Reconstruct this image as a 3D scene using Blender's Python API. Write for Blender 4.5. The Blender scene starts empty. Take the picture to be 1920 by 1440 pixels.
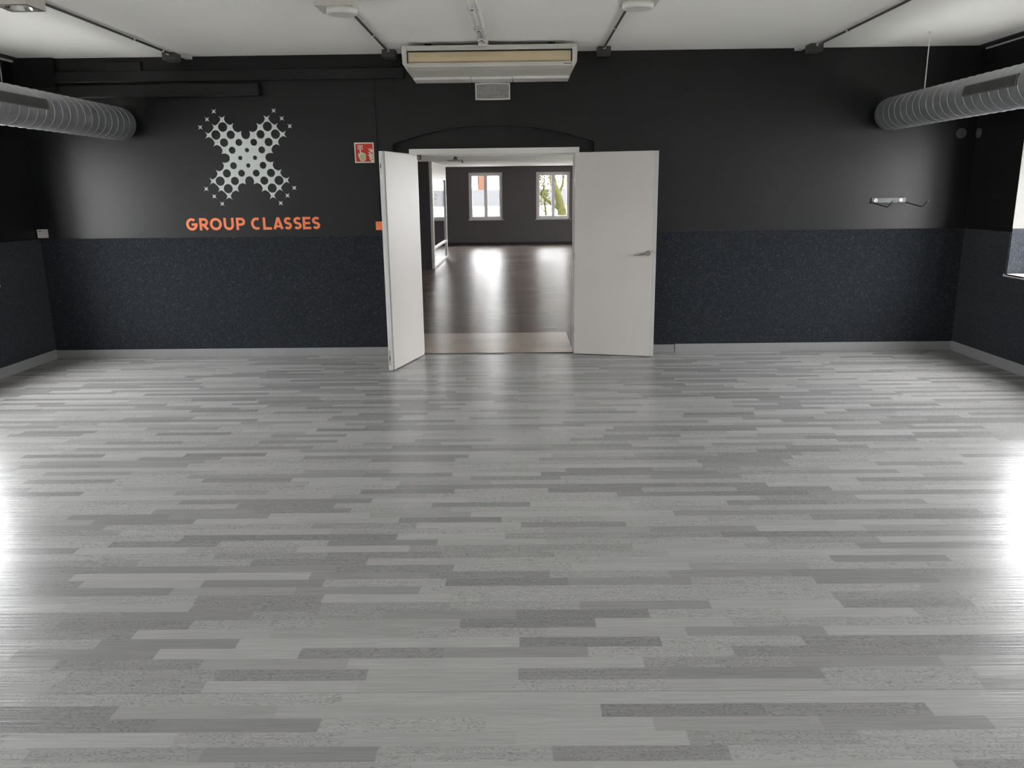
import bpy, bmesh, math, random
from mathutils import Vector, Matrix
random.seed(7)
PI = math.pi
COL = bpy.context.scene.collection

# ------------------------------------------------------------------ materials
def srgb(r, g, b):
    f = lambda c: (c/255/12.92) if c/255 <= 0.04045 else ((c/255+0.055)/1.055)**2.4
    return (f(r), f(g), f(b), 1)

def mat(name, col, rough=0.5, metal=0.0, spec=0.5, noise=0.0, nscale=8.0, bump=0.0, bscale=60.0, sheen=0.0, coat=0.0):
    m = bpy.data.materials.new(name); m.use_nodes = True
    nt = m.node_tree; b = nt.nodes['Principled BSDF']
    b.inputs['Base Color'].default_value = col if len(col) == 4 else (*col, 1)
    b.inputs['Roughness'].default_value = rough
    b.inputs['Metallic'].default_value = metal
    b.inputs['Specular IOR Level'].default_value = spec
    if sheen: b.inputs['Sheen Weight'].default_value = sheen
    if coat: b.inputs['Coat Weight'].default_value = coat
    tc = nt.nodes.new('ShaderNodeTexCoord')
    if noise:
        n = nt.nodes.new('ShaderNodeTexNoise'); n.inputs['Scale'].default_value = nscale; n.inputs['Detail'].default_value = 5
        nt.links.new(tc.outputs['Object'], n.inputs['Vector'])
        r = nt.nodes.new('ShaderNodeMapRange'); r.inputs['To Min'].default_value = 1-noise; r.inputs['To Max'].default_value = 1+noise
        r.inputs['From Min'].default_value = 0.3; r.inputs['From Max'].default_value = 0.7
        nt.links.new(n.outputs['Fac'], r.inputs['Value'])
        mx = nt.nodes.new('ShaderNodeVectorMath'); mx.operation = 'SCALE'
        mx.inputs[0].default_value = b.inputs['Base Color'].default_value[:3]
        nt.links.new(r.outputs['Result'], mx.inputs['Scale'])
        nt.links.new(mx.outputs['Vector'], b.inputs['Base Color'])
    if bump:
        n2 = nt.nodes.new('ShaderNodeTexNoise'); n2.inputs['Scale'].default_value = bscale; n2.inputs['Detail'].default_value = 4
        nt.links.new(tc.outputs['Object'], n2.inputs['Vector'])
        bp = nt.nodes.new('ShaderNodeBump'); bp.inputs['Strength'].default_value = bump; bp.inputs['Distance'].default_value = 0.01
        nt.links.new(n2.outputs['Fac'], bp.inputs['Height']); nt.links.new(bp.outputs['Normal'], b.inputs['Normal'])
    return m

def math_node(nt, op, a, b=None, c=None):
    n = nt.nodes.new('ShaderNodeMath'); n.operation = op
    for i, v in enumerate((a, b, c)):
        if v is None: continue
        if isinstance(v, (int, float)): n.inputs[i].default_value = v
        else: nt.links.new(v, n.inputs[i])
    return n.outputs[0]

def ramp(nt, fac, stops, interp='LINEAR'):
    n = nt.nodes.new('ShaderNodeValToRGB'); n.color_ramp.interpolation = interp
    el = n.color_ramp.elements
    while len(el) > 1: el.remove(el[0])
    el[0].position = stops[0][0]; el[0].color = stops[0][1]
    for p, c in stops[1:]:
        e = el.new(p); e.color = c
    nt.links.new(fac, n.inputs[0]); return n.outputs[0]

def strip_floor(name, width, length, tones, rough, grain, seam=None, spec=0.5, bump=0.0010):
    """strip laminate whose boards run along X"""
    m = bpy.data.materials.new(name); m.use_nodes = True
    nt = m.node_tree; b = nt.nodes['Principled BSDF']; L = nt.links
    tc = nt.nodes.new('ShaderNodeTexCoord'); sp = nt.nodes.new('ShaderNodeSeparateXYZ')
    L.new(tc.outputs['Object'], sp.inputs[0]); X, Y = sp.outputs[0], sp.outputs[1]
    rowf = math_node(nt, 'DIVIDE', math_node(nt, 'ADD', Y, 5.931), width)
    row = math_node(nt, 'FLOOR', rowf)
    wr = nt.nodes.new('ShaderNodeTexWhiteNoise'); wr.noise_dimensions = '1D'; L.new(row, wr.inputs['W'])
    u = math_node(nt, 'ADD', math_node(nt, 'DIVIDE', X, length), math_node(nt, 'MULTIPLY', wr.outputs['Value'], 7.0))
    col = math_node(nt, 'FLOOR', u)
    cb = nt.nodes.new('ShaderNodeCombineXYZ'); L.new(col, cb.inputs[0]); L.new(row, cb.inputs[1])
    wn = nt.nodes.new('ShaderNodeTexWhiteNoise'); wn.noise_dimensions = '3D'; L.new(cb.outputs[0], wn.inputs['Vector'])
    base = ramp(nt, wn.outputs['Value'], tones, 'CONSTANT')
    # streaky fine grain
    g = nt.nodes.new('ShaderNodeCombineXYZ')
    L.new(math_node(nt, 'MULTIPLY', X, 5.0), g.inputs[0]); L.new(math_node(nt, 'MULTIPLY', Y, 110.0), g.inputs[1])
    L.new(math_node(nt, 'MULTIPLY', wn.outputs['Value'], 40.0), g.inputs[2])
    n1 = nt.nodes.new('ShaderNodeTexNoise'); n1.inputs['Scale'].default_value = 1.0; n1.inputs['Detail'].default_value = 4
    L.new(g.outputs[0], n1.inputs['Vector'])
    # cathedral figure on some strips
    g2 = nt.nodes.new('ShaderNodeCombineXYZ')
    L.new(math_node(nt, 'MULTIPLY', X, 8.0), g2.inputs[0]); L.new(math_node(nt, 'MULTIPLY', Y, 26.0), g2.inputs[1])
    L.new(math_node(nt, 'MULTIPLY', wn.outputs['Value'], 90.0), g2.inputs[2])
    n2 = nt.nodes.new('ShaderNodeTexNoise'); n2.inputs['Scale'].default_value = 1.0; n2.inputs['Detail'].default_value = 2.0
    L.new(g2.outputs[0], n2.inputs['Vector'])
    rings = math_node(nt, 'SINE', math_node(nt, 'MULTIPLY', n2.outputs['Fac'], 85.0))
    rings = math_node(nt, 'POWER', math_node(nt, 'ADD', math_node(nt, 'MULTIPLY', rings, 0.5), 0.5), 5.0)
    wsel = nt.nodes.new('ShaderNodeTexWhiteNoise'); wsel.noise_dimensions = '3D'
    cb2 = nt.nodes.new('ShaderNodeCombineXYZ'); L.new(row, cb2.inputs[0]); L.new(col, cb2.inputs[1]); cb2.inputs[2].default_value = 3.3
    L.new(cb2.outputs[0], wsel.inputs['Vector'])
    sel = math_node(nt, 'MULTIPLY', math_node(nt, 'GREATER_THAN', wsel.outputs['Value'], 0.42), grain*2.0)
    fac = math_node(nt, 'SUBTRACT', 1.0, math_node(nt, 'MULTIPLY', rings, sel))
    gr = nt.nodes.new('ShaderNodeMapRange'); gr.inputs['From Min'].default_value = 0.3; gr.inputs['From Max'].default_value = 0.7
    gr.inputs['To Min'].default_value = 1-grain*0.6; gr.inputs['To Max'].default_value = 1+grain*0.6
    L.new(n1.outputs['Fac'], gr.inputs['Value'])
    fac = math_node(nt, 'MULTIPLY', fac, gr.outputs['Result'])
    if seam is not None:   # butt joint between two sheets: thin dark line
        d = math_node(nt, 'ABSOLUTE', math_node(nt, 'SUBTRACT', Y, seam))
        fac = math_node(nt, 'MULTIPLY', fac, math_node(nt, 'SUBTRACT', 1.0, math_node(nt, 'MULTIPLY', math_node(nt, 'LESS_THAN', d, 0.0017), 0.35)))
    # scuffs / dull patches in the gloss
    n3 = nt.nodes.new('ShaderNodeTexNoise'); n3.inputs['Scale'].default_value = 1.7; n3.inputs['Detail'].default_value = 6
    L.new(tc.outputs['Object'], n3.inputs['Vector'])
    rr = nt.nodes.new('ShaderNodeMapRange'); rr.inputs['From Min'].default_value = 0.3; rr.inputs['From Max'].default_value = 0.7
    rr.inputs['To Min'].default_value = rough-0.008; rr.inputs['To Max'].default_value = rough+0.008
    L.new(n3.outputs['Fac'], rr.inputs['Value']); L.new(rr.outputs['Result'], b.inputs['Roughness'])
    vm = nt.nodes.new('ShaderNodeVectorMath'); vm.operation = 'SCALE'
    L.new(base, vm.inputs[0]); L.new(fac, vm.inputs['Scale']); L.new(vm.outputs['Vector'], b.inputs['Base Color'])
    b.inputs['Specular IOR Level'].default_value = spec
    g3 = nt.nodes.new('ShaderNodeCombineXYZ')
    L.new(math_node(nt, 'MULTIPLY', X, 1.5), g3.inputs[0]); L.new(math_node(nt, 'MULTIPLY', Y, 70.0), g3.inputs[1])
    n4 = nt.nodes.new('ShaderNodeTexNoise'); n4.inputs['Scale'].default_value = 1.0; n4.inputs['Detail'].default_value = 2
    L.new(g3.outputs[0], n4.inputs['Vector'])
    bp = nt.nodes.new('ShaderNodeBump'); bp.inputs['Strength'].default_value = 1.0; bp.inputs['Distance'].default_value = bump
    L.new(n4.outputs['Fac'], bp.inputs['Height']); L.new(bp.outputs['Normal'], b.inputs['Normal'])
    return m

def carpet_mat():
    m = bpy.data.materials.new('ribbed_wall_carpet'); m.use_nodes = True
    nt = m.node_tree; b = nt.nodes['Principled BSDF']; L = nt.links
    tc = nt.nodes.new('ShaderNodeTexCoord')
    n = nt.nodes.new('ShaderNodeTexNoise'); n.inputs['Scale'].default_value = 62; n.inputs['Detail'].default_value = 3; n.inputs['Distortion'].default_value = 1.6
    L.new(tc.outputs['Object'], n.inputs['Vector'])
    c = ramp(nt, n.outputs['Fac'], [(0.0, (0.0066, 0.0076, 0.0095, 1)), (0.50, (0.0145, 0.0165, 0.0205, 1)), (0.62, (0.026, 0.0295, 0.036, 1)), (0.75, (0.065, 0.073, 0.087, 1))])
    L.new(c, b.inputs['Base Color'])
    b.inputs['Roughness'].default_value = 0.95; b.inputs['Specular IOR Level'].default_value = 0.15
    b.inputs['Sheen Weight'].default_value = 0.12; b.inputs['Sheen Roughness'].default_value = 0.5
    bp = nt.nodes.new('ShaderNodeBump'); bp.inputs['Strength'].default_value = 0.3; bp.inputs['Distance'].default_value = 0.01
    L.new(n.outputs['Fac'], bp.inputs['Height']); L.new(bp.outputs['Normal'], b.inputs['Normal'])
    return m

def glass_mat(name='window_glass', tint=(0.98, 0.98, 0.975, 1)):
    m = bpy.data.materials.new(name); m.use_nodes = True
    nt = m.node_tree; nt.nodes.clear()
    out = nt.nodes.new('ShaderNodeOutputMaterial'); mix = nt.nodes.new('ShaderNodeMixShader')
    tr = nt.nodes.new('ShaderNodeBsdfTransparent'); tr.inputs[0].default_value = tint
    gl = nt.nodes.new('ShaderNodeBsdfGlossy'); gl.inputs['Roughness'].default_value = 0.02
    lw = nt.nodes.new('ShaderNodeLayerWeight'); lw.inputs[0].default_value = 0.5      # symmetric for both faces of the thin pane
    fr = math_node(nt, 'ADD', math_node(nt, 'MULTIPLY', math_node(nt, 'POWER', lw.outputs['Facing'], 5.0), 0.9), 0.03)
    nt.links.new(fr, mix.inputs[0]); nt.links.new(tr.outputs[0], mix.inputs[1]); nt.links.new(gl.outputs[0], mix.inputs[2])
    nt.links.new(mix.outputs[0], out.inputs[0]); return m

M = {}
M['black'] = mat('black_wall_paint', (0.006, 0.006, 0.0065), 0.38, noise=0.06, nscale=2.5, bump=0.03, bscale=90, spec=0.35)
M['dark_hall'] = mat('charcoal_hall_paint', (0.062, 0.056, 0.058), 0.6, noise=0.05, bump=0.04)
M['ceil'] = mat('off_white_ceiling_paint', (0.85, 0.845, 0.815), 0.8, noise=0.02, nscale=1.2, bump=0.03, bscale=30)
M['white'] = mat('white_lacquer', (0.66, 0.64, 0.61), 0.35, noise=0.015, nscale=3)
M['leaf'] = mat('white_door_laminate', (0.555, 0.53, 0.505), 0.4, noise=0.02, nscale=2)
M['edge'] = mat('door_edge_lipping', (0.50, 0.50, 0.49), 0.45, noise=0.03)
M['base'] = mat('grey_baseboard', (0.235, 0.235, 0.235), 0.45, noise=0.03)
M['carpet'] = carpet_mat()
M['galv'] = mat('galvanised_steel', (0.33, 0.34, 0.35), 0.42, metal=0.6, noise=0.10, nscale=14, bump=0.03, bscale=25)
M['seamline'] = mat('galvanised_seam', (0.45, 0.46, 0.48), 0.36, metal=0.8, noise=0.05)
M['grille'] = mat('dull_grille_metal', (0.16, 0.17, 0.165), 0.5, metal=0.4, noise=0.1)
M['dark'] = mat('matt_black_plastic', (0.008, 0.008, 0.008), 0.6, noise=0.1)
M['jbox'] = mat('dark_grey_plastic', (0.055, 0.057, 0.053), 0.5, noise=0.1)
M['tube'] = mat('dark_conduit', (0.045, 0.042, 0.038), 0.5, noise=0.1)
M['acbody'] = mat('aged_ivory_plastic', (0.56, 0.55, 0.50), 0.4, noise=0.03, nscale=5)
M['flap'] = mat('yellowed_flap_plastic', (0.56, 0.46, 0.30), 0.45, noise=0.05, nscale=4)
M['slot'] = mat('dark_brown_slot', (0.02, 0.014, 0.01), 0.7, noise=0.1)
M['ventin'] = mat('grey_mesh', (0.36, 0.36, 0.35), 0.5, noise=0.15, nscale=30)
M['logo'] = mat('silver_grey_vinyl', (0.58, 0.61, 0.60), 0.5, noise=0.02)
M['orange'] = mat('orange_vinyl', (0.83, 0.20, 0.07), 0.5, noise=0.03)
M['orangebox'] = mat('orange_plastic', (0.80, 0.20, 0.055), 0.4, noise=0.03)
M['red'] = mat('signal_red', (0.50, 0.020, 0.015), 0.4, noise=0.04)
M['glow'] = mat('photoluminescent_cream', (0.66, 0.66, 0.50), 0.5, noise=0.04)
M['palm'] = mat('photoluminescent_green', (0.44, 0.50, 0.25), 0.5, noise=0.04)
M['steel'] = mat('brushed_steel', (0.32, 0.30, 0.27), 0.28, metal=1.0, noise=0.05)
M['chrome'] = mat('chrome', (0.8, 0.8, 0.8), 0.12, metal=1.0, noise=0.02)
M['plate'] = mat('worn_grey_steel', (0.09, 0.095, 0.095), 0.4, metal=0.5, noise=0.35, nscale=9)
M['cover'] = mat('grey_cover_plastic', (0.075, 0.075, 0.08), 0.5, noise=0.05)
M['wframe'] = mat('white_window_frame', (0.62, 0.60, 0.60), 0.4, noise=0.02)
M['reveal'] = mat('light_reveal_paint', (0.55, 0.54, 0.52), 0.7, noise=0.03, nscale=3)
M['lining'] = mat('grey_reveal_lining', (0.13, 0.127, 0.12), 0.8, noise=0.04, nscale=3)
M['glass'] = glass_mat()
M['reflector'] = mat('lamp_reflector', (0.85, 0.83, 0.8), 0.15, metal=1.0, noise=0.05)
M['opal'] = mat('opal_diffuser', (0.70, 0.70, 0.66), 0.35, noise=0.02)
M['floor'] = strip_floor('grey_strip_vinyl', 0.0695, 0.54,
    [(0.0, (0.327, 0.324, 0.319, 1)), (0.30, (0.305, 0.302, 0.298, 1)), (0.52, (0.274, 0.271, 0.267, 1)), (0.64, (0.241, 0.237, 0.235, 1)), (0.86, (0.218, 0.215, 0.214, 1))],
    0.255, 0.15, seam=-5.931, spec=0.15, bump=0.0016)
M['hallfloor'] = strip_floor('dark_hall_floor', 0.19, 1.2,
    [(0.0, (0.125, 0.098, 0.088, 1)), (0.4, (0.145, 0.113, 0.10, 1)), (0.7, (0.11, 0.087, 0.079, 1))], 0.262, 0.25, spec=0.065, bump=0.0075)
M['tan'] = strip_floor('tan_threshold_planks', 0.31, 0.64,
    [(0.0, (0.31, 0.24, 0.18, 1)), (0.4, (0.34, 0.265, 0.20, 1)), (0.7, (0.28, 0.215, 0.16, 1))], 0.3, 0.2)
M['ground'] = mat('outdoor_concrete', (0.28, 0.28, 0.27), 0.9, noise=0.1, nscale=0.5)
M['roof'] = mat('grey_roofing', (0.0075, 0.0078, 0.0088), 0.9, spec=0.05, noise=0.12, nscale=0.8)
M['plaster'] = mat('white_render', (0.75, 0.75, 0.73), 0.9, noise=0.03)
M['terra'] = mat('terracotta_render', (0.04, 0.02, 0.013), 0.9, spec=0.05, noise=0.06)
M['bark'] = mat('mossy_bark', (0.016, 0.016, 0.005), 0.95, spec=0.05, noise=0.3, nscale=6, bump=0.5, bscale=12)
M['leaves'] = mat('yellow_green_leaves', (0.022, 0.025, 0.005), 0.8, spec=0.05, noise=0.3, nscale=4)

# ------------------------------------------------------------------ mesh helpers
def box(bm, x0, x1, y0, y1, z0, z1):
    x0, x1 = sorted((x0, x1)); y0, y1 = sorted((y0, y1)); z0, z1 = sorted((z0, z1))
    v = [bm.verts.new(p) for p in ((x0,y0,z0),(x1,y0,z0),(x1,y1,z0),(x0,y1,z0),(x0,y0,z1),(x1,y0,z1),(x1,y1,z1),(x0,y1,z1))]
    for f in ((0,3,2,1),(4,5,6,7),(0,1,5,4),(1,2,6,5),(2,3,7,6),(3,0,4,7)): bm.faces.new([v[i] for i in f])
    return v

def ring(c, axis, r, n, start=0.0, ry=None):
    """points of a circle about `axis` ('x','y','z')"""
    ry = r if ry is None else ry; out = []
    for i in range(n):
        a = start + 2*PI*i/n; p, q = r*math.cos(a), ry*math.sin(a)
        out.append({'x': (c[0], c[1]+p, c[2]+q), 'y': (c[0]+p, c[1], c[2]+q), 'z': (c[0]+p, c[1]+q, c[2])}[axis])
    return out

def loft(bm, rings, cap0=True, cap1=True, smooth=False, closed=True):
    R = [[bm.verts.new(p) for p in r] for r in rings]; n = len(R[0])
    for a, b in zip(R, R[1:]):
        for i in range(n if closed else n-1):
            f = bm.faces.new((a[i], a[(i+1) % n], b[(i+1) % n], b[i])); f.smooth = smooth
    if cap0: bm.faces.new(R[0][::-1])
    if cap1: bm.faces.new(R[-1])

def cyl(bm, c, axis, r, h, n=32, r2=None):
    e = {'x': (h,0,0), 'y': (0,h,0), 'z': (0,0,h)}[axis]; c2 = tuple(c[i]+e[i] for i in range(3))
    loft(bm, [ring(c, axis, r, n), ring(c2, axis, r if r2 is None else r2, n)], smooth=n > 12)

def tube(bm, pts, r, n=10):
    pts = [Vector(p) for p in pts]; rings = []
    rs = r if isinstance(r, (list, tuple)) else [r]*len(pts)
    for i, p in enumerate(pts):
        d = (pts[min(i+1, len(pts)-1)] - pts[max(i-1, 0)]).normalized()
        up = Vector((0,0,1)) if abs(d.z) < 0.9 else Vector((0,1,0))
        s = d.cross(up).normalized(); t = s.cross(d).normalized()
        rings.append([tuple(p + (s*math.cos(2*PI*k/n) + t*math.sin(2*PI*k/n))*rs[i]) for k in range(n)])
    loft(bm, rings, smooth=True)

def prism_xz(bm, pts, y0, y1):
    """polygon in the XZ plane extruded from y0 to y1"""
    a = [bm.verts.new((x, y0, z)) for x, z in pts]; b = [bm.verts.new((x, y1, z)) for x, z in pts]
    bm.faces.new(a); bm.faces.new(b[::-1]); n = len(pts)
    for i in range(n): bm.faces.new((a[i], b[i], b[(i+1) % n], a[(i+1) % n]))

def obj(name, bm, m, parent=None, bevel=0.0, seg=2):
    bmesh.ops.recalc_face_normals(bm, faces=bm.faces[:])
    me = bpy.data.meshes.new(name); bm.to_mesh(me); bm.free()
    o = bpy.data.objects.new(name, me); COL.objects.link(o)
    me.materials.append(M[m])
    if parent: o.parent = parent; o.matrix_parent_inverse = Matrix.Translation(parent.location).inverted() if False else Matrix.Identity(4); 
    if bevel:
        b = o.modifiers.new('bevel', 'BEVEL'); b.width = bevel; b.segments = seg; b.limit_method = 'ANGLE'
    return o

def tag(o, label, cat, group=None, kind=None):
    o['label'] = label; o['category'] = cat
    if group: o['group'] = group
    if kind: o['kind'] = kind
    return o

def thing(name, label, cat, loc, rotz=0.0, group=None, kind=None):
    o = bpy.data.objects.new(name, None); COL.objects.link(o)
    o.location = loc; o.rotation_euler = (0, 0, rotz); o.empty_display_size = 0.1
    return tag(o, label, cat, group, kind)

def B(): return bmesh.new()

def one(name, m, *boxes, parent=None, bevel=0.0):
    bm = B()
    for b in boxes: box(bm, *b)
    return obj(name, bm, m, parent, bevel)

# ------------------------------------------------------------------ measures
XL, XR, H = -4.961, 4.536, 3.0
YR = -12.4            # wall behind the camera
DX0, DX1, DZ = -1.05, 0.555, 2.045     # clear door opening
WT = 0.20             # partition wall thickness
FY = 18.1             # far wall of the hall beyond

def slab_holes(bm, axis, a0, a1, u0, u1, z0, z1, holes):
    """wall slab; axis 'x' = slab normal along x (u is y), axis 'y' = normal along y (u is x)"""
    us = sorted({u0, u1, *[h[0] for h in holes], *[h[1] for h in holes]})
    zs = sorted({z0, z1, *[h[2] for h in holes], *[h[3] for h in holes]})
    us = [u for u in us if u0 <= u <= u1]; zs = [z for z in zs if z0 <= z <= z1]
    for i in range(len(us)-1):
        for j in range(len(zs)-1):
            uc, zc = (us[i]+us[i+1])/2, (zs[j]+zs[j+1])/2
            if any(h[0] < uc < h[1] and h[2] < zc < h[3] for h in holes): continue
            if axis == 'x': box(bm, a0, a1, us[i], us[i+1], zs[j], zs[j+1])
            else: box(bm, us[i], us[i+1], a0, a1, zs[j], zs[j+1])

# ------------------------------------------------------------------ shell of the studio
tag(one('floor', 'floor', (XL-0.35, XR+0.35, YR-0.2, 0.045, -0.12, 0.0)), 'grey wood-effect strip floor of the dark studio', 'floor', kind='structure')
tag(one('ceiling', 'ceil', (XL-0.35, XR+0.35, YR-0.2, WT, H, H+0.12)), 'pale grey ceiling of the studio with surface conduits', 'ceiling', kind='structure')

# wall with the doorway and a shallow segmental arch recess above it
AX0, AX1, AZS, AZP = -1.272, 0.752, 2.150, 2.322
acx, aw = (AX0+AX1)/2, (AX1-AX0)/2
rise = AZP-AZS; AR = (aw*aw+rise*rise)/(2*rise)
def arch_z(x): return AZP-AR+math.sqrt(AR*AR-(x-acx)**2)
bm = B()
box(bm, XL-0.35, AX0, 0, 0.09, 0, H); box(bm, AX1, XR+0.35, 0, 0.09, 0, H)
N = 40
for i in range(N):
    xa, xb = AX0+(AX1-AX0)*i/N, AX0+(AX1-AX0)*(i+1)/N
    prism_xz(bm, [(xa, arch_z(xa)), (xb, arch_z(xb)), (xb, H), (xa, H)], 0, 0.09)
slab_holes(bm, 'y', 0.09, WT, XL-0.35, XR+0.35, 0, H, [(-1.106, 0.60, -1, 2.10)])
tag(obj('wall_back', bm, 'black'), 'black painted wall around the white double doors', 'wall', kind='structure')

# side walls with window openings
WIN_Y = [(-2.35, -0.80), (-5.15, -3.60), (-9.2, -7.6), (-11.8, -10.2)]  # last pair, unseen behind the camera, is added for its light
WZ0, WZ1, WD = 0.862, 2.28, 0.34
for nm, x0, x1, lab in (('wall_left', XL-WD, XL, 'black left wall of the studio'), ('wall_right', XR, XR+WD, 'black right wall of the studio with a window reveal')):
    bm = B(); slab_holes(bm, 'x', x0, x1, YR, 0.0, 0, H, [(a, b, WZ0, WZ1) for a, b in WIN_Y])
    tag(obj(nm, bm, 'black'), lab, 'wall', kind='structure')
REAR_WIN = []
bm = B(); slab_holes(bm, 'y', YR-0.2, YR, XL-0.35, XR+0.35, 0, H, [(a, b, WZ0, WZ1) for a, b in REAR_WIN])
tag(obj('wall_rear', bm, 'reveal'), 'light wall behind the viewer', 'wall', kind='structure')

# carpet dado on the walls (thin textile sheets)
CT = 1.258
tn = [0]
def trim(bm_or_o, m, label, cat='trim', bevel=0.0):
    tn[0] += 1
    return tag(obj('trim_%d' % tn[0], bm_or_o, m, bevel=bevel), label, cat, kind='structure')
bm = B(); box(bm, XL, -1.115, -0.008, 0, 0.085, 1.255); trim(bm, 'carpet', 'dark carpet covering on the lower wall left of the doors', 'wall carpet')
bm = B(); box(bm, 0.61, XR, -0.008, 0, 0.085, 1.262); trim(bm, 'carpet', 'dark carpet covering on the lower wall right of the doors', 'wall carpet')
for s, lab in ((-1, 'left'), (1, 'right')):
    xw = XL if s < 0 else XR; bm = B()
    slab_holes(bm, 'x', *sorted((xw, xw-s*0.008)), YR, -0.008, 0.085, CT, [(a, b, WZ0, WZ1) for a, b in WIN_Y])
    for a, b in WIN_Y:      # the carpet turns into the reveals
        for yy, d in ((b, -1), (a, 1)):
            box(bm, *sorted((xw, xw+s*(WD-0.07))), *sorted((yy, yy+d*0.008)), WZ0+0.012, 1.29)
    trim(bm, 'carpet', 'dark carpet covering along the lower %s wall and window reveals' % lab, 'wall carpet')

# baseboards
def baseboard(name, boxes, lab):
    bm = B()
    for b in boxes: box(bm, *b)
    return tag(obj(name, bm, 'base', bevel=0.003), lab, 'baseboard', kind='structure')
baseboard('baseboard_back', [(XL, -1.115, -0.02, 0, 0, 0.088)], 'grey baseboard left of the open doors')
baseboard('baseboard_back', [(0.61, 1.618, -0.02, 0, 0, 0.086), (1.624, XR, -0.02, 0, 0, 0.092)], 'grey baseboard right of the open doors')
baseboard('baseboard_left', [(XL, XL+0.02, YR, -0.02, 0, 0.1)], 'grey baseboard along the left wall')
baseboard('baseboard_right', [(XR-0.02, XR, YR, -0.02, 0, 0.1)], 'grey baseboard along the right wall')
baseboard('baseboard_rear', [(XL, XR, YR, YR+0.02, 0, 0.1)], 'grey baseboard behind the viewer')

# windows of the studio (side walls)
wn_ = [0]
def window(axis, pos, s, u0, u1, z0, z1, depth, label, mull=True, reveal=True, sillout=0.03):
    """axis 'x': glazing plane normal is x, at pos, outside direction s. u = y. axis 'y': u = x"""
    wn_[0] += 1
    uc = (u0+u1)/2
    loc = (pos, uc, z0) if axis == 'x' else (uc, pos, z0)
    t = thing('window_%d' % wn_[0], label, 'window', loc, kind='structure')
    def bx(bm, ua, ub, da, db, za, zb):
        # local: u relative to centre, d = towards outside
        if axis == 'x': box(bm, da*s, db*s, ua, ub, za, zb)
        else: box(bm, ua, ub, da*s, db*s, za, zb)
    w, h = (u1-u0), (z1-z0); hw = w/2
    bm = B(); f = 0.03 if axis == 'x' else 0.06
    for r in ((-hw, hw, -0.04, 0.03, 0, f), (-hw, hw, -0.04, 0.03, h-f, h), (-hw, -hw+f, -0.04, 0.03, f, h-f), (hw-f, hw, -0.04, 0.03, f, h-f)): bx(bm, *r)
    obj('window_frame', bm, 'wframe', t, bevel=0.004)
    for a, b in ((-hw+f, 0.0), (0.0, hw-f)):
        bm = B(); g = 0.055
        z_a, z_b = f, h-f
        for r in ((a, b, -0.055, 0.01, z_a, z_a+g), (a, b, -0.055, 0.01, z_b-g, z_b), (a, a+g, -0.055, 0.01, z_a+g, z_b-g), (b-g, b, -0.055, 0.01, z_a+g, z_b-g)): bx(bm, *r)
        sa = obj('sash', bm, 'wframe', t, bevel=0.004)
        bm = B(); bx(bm, a+g, b-g, -0.022, -0.018, z_a+g, z_b-g); obj('window_pane', bm, 'glass', sa)
    if reveal:
        bm = B(); e = 0.006
        bx(bm, -hw-0.0, -hw+e, -depth, -0.04, 0, h); bx(bm, hw-e, hw, -depth, -0.04, 0, h); bx(bm, -hw, hw, -depth, -0.04, h-e, h)
        obj('reveal_lining', bm, 'lining', t)
    bm = B(); bx(bm, -hw-0.0, hw+0.0, -depth-sillout, -0.04, -0.0, 0.012)
    bx(bm, -hw-0.03, hw+0.03, -depth-sillout, -depth-0.001, -0.012, 0.012)
    obj('window_sill', bm, 'reveal', t)
    return t
k = 0
ORD = ['nearest the doors', 'second from the doors', 'third from the doors', 'farthest from the doors, added for light']
for s, side in ((-1, 'left'), (1, 'right')):
    for i, (a, b) in enumerate(WIN_Y):
        window('x', (XL-WD+0.032) if s < 0 else (XR+WD-0.032), s, a, b, WZ0, WZ1, WD-0.032, 'white window in the %s wall, %s' % (side, ORD[i]), sillout=0.012)
for i, (a, b) in enumerate(REAR_WIN):
    window('y', YR-0.12, -1, a, b, WZ0, WZ1, 0.12, 'window behind the viewer, %s' % ('left', 'middle', 'right')[i], sillout=0.012)

# black chases and boxing high on the left of the back wall
bm = B(); box(bm, XL, -4.555, -0.06, 0, 2.715, H); trim(bm, 'black', 'short black pier in the top left corner of the back wall')
bm = B(); box(bm, -4.555, -1.12, -0.05, 0, 2.768, 2.868); trim(bm, 'black', 'long black boxed chase under the ceiling at upper left', bevel=0.004)
bm = B(); box(bm, -4.50, -2.55, -0.085, 0, 2.622, 2.735); trim(bm, 'black', 'lower and shorter black boxed chase at upper left', bevel=0.004)
bm = B(); box(bm, -4.05, -3.70, -0.04, 0, 2.868, 2.955); trim(bm, 'black', 'small black box sitting on the long chase', bevel=0.004)
# pale ceiling edge profiles; black strips stand in for the shadow gap
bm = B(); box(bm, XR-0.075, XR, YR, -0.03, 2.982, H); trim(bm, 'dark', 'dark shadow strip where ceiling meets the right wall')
bm = B(); box(bm, XR-0.022, XR-0.002, YR, -0.03, 2.962, 2.974); trim(bm, 'wframe', 'thin pale ceiling profile along the right wall')
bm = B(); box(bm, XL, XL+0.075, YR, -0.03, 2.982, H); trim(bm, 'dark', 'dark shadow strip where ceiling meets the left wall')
bm = B(); box(bm, XL+0.002, XL+0.026, YR, -0.03, 2.960, 2.976); trim(bm, 'wframe', 'thin pale ceiling profile along the left wall')
# vertical black cable channel down to the orange call point
bm = B(); box(bm, -1.445, -1.425, -0.012, 0, 1.395, 2.765); trim(bm, 'black', 'thin black cable channel rising from the orange call point', 'cable channel')

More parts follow.
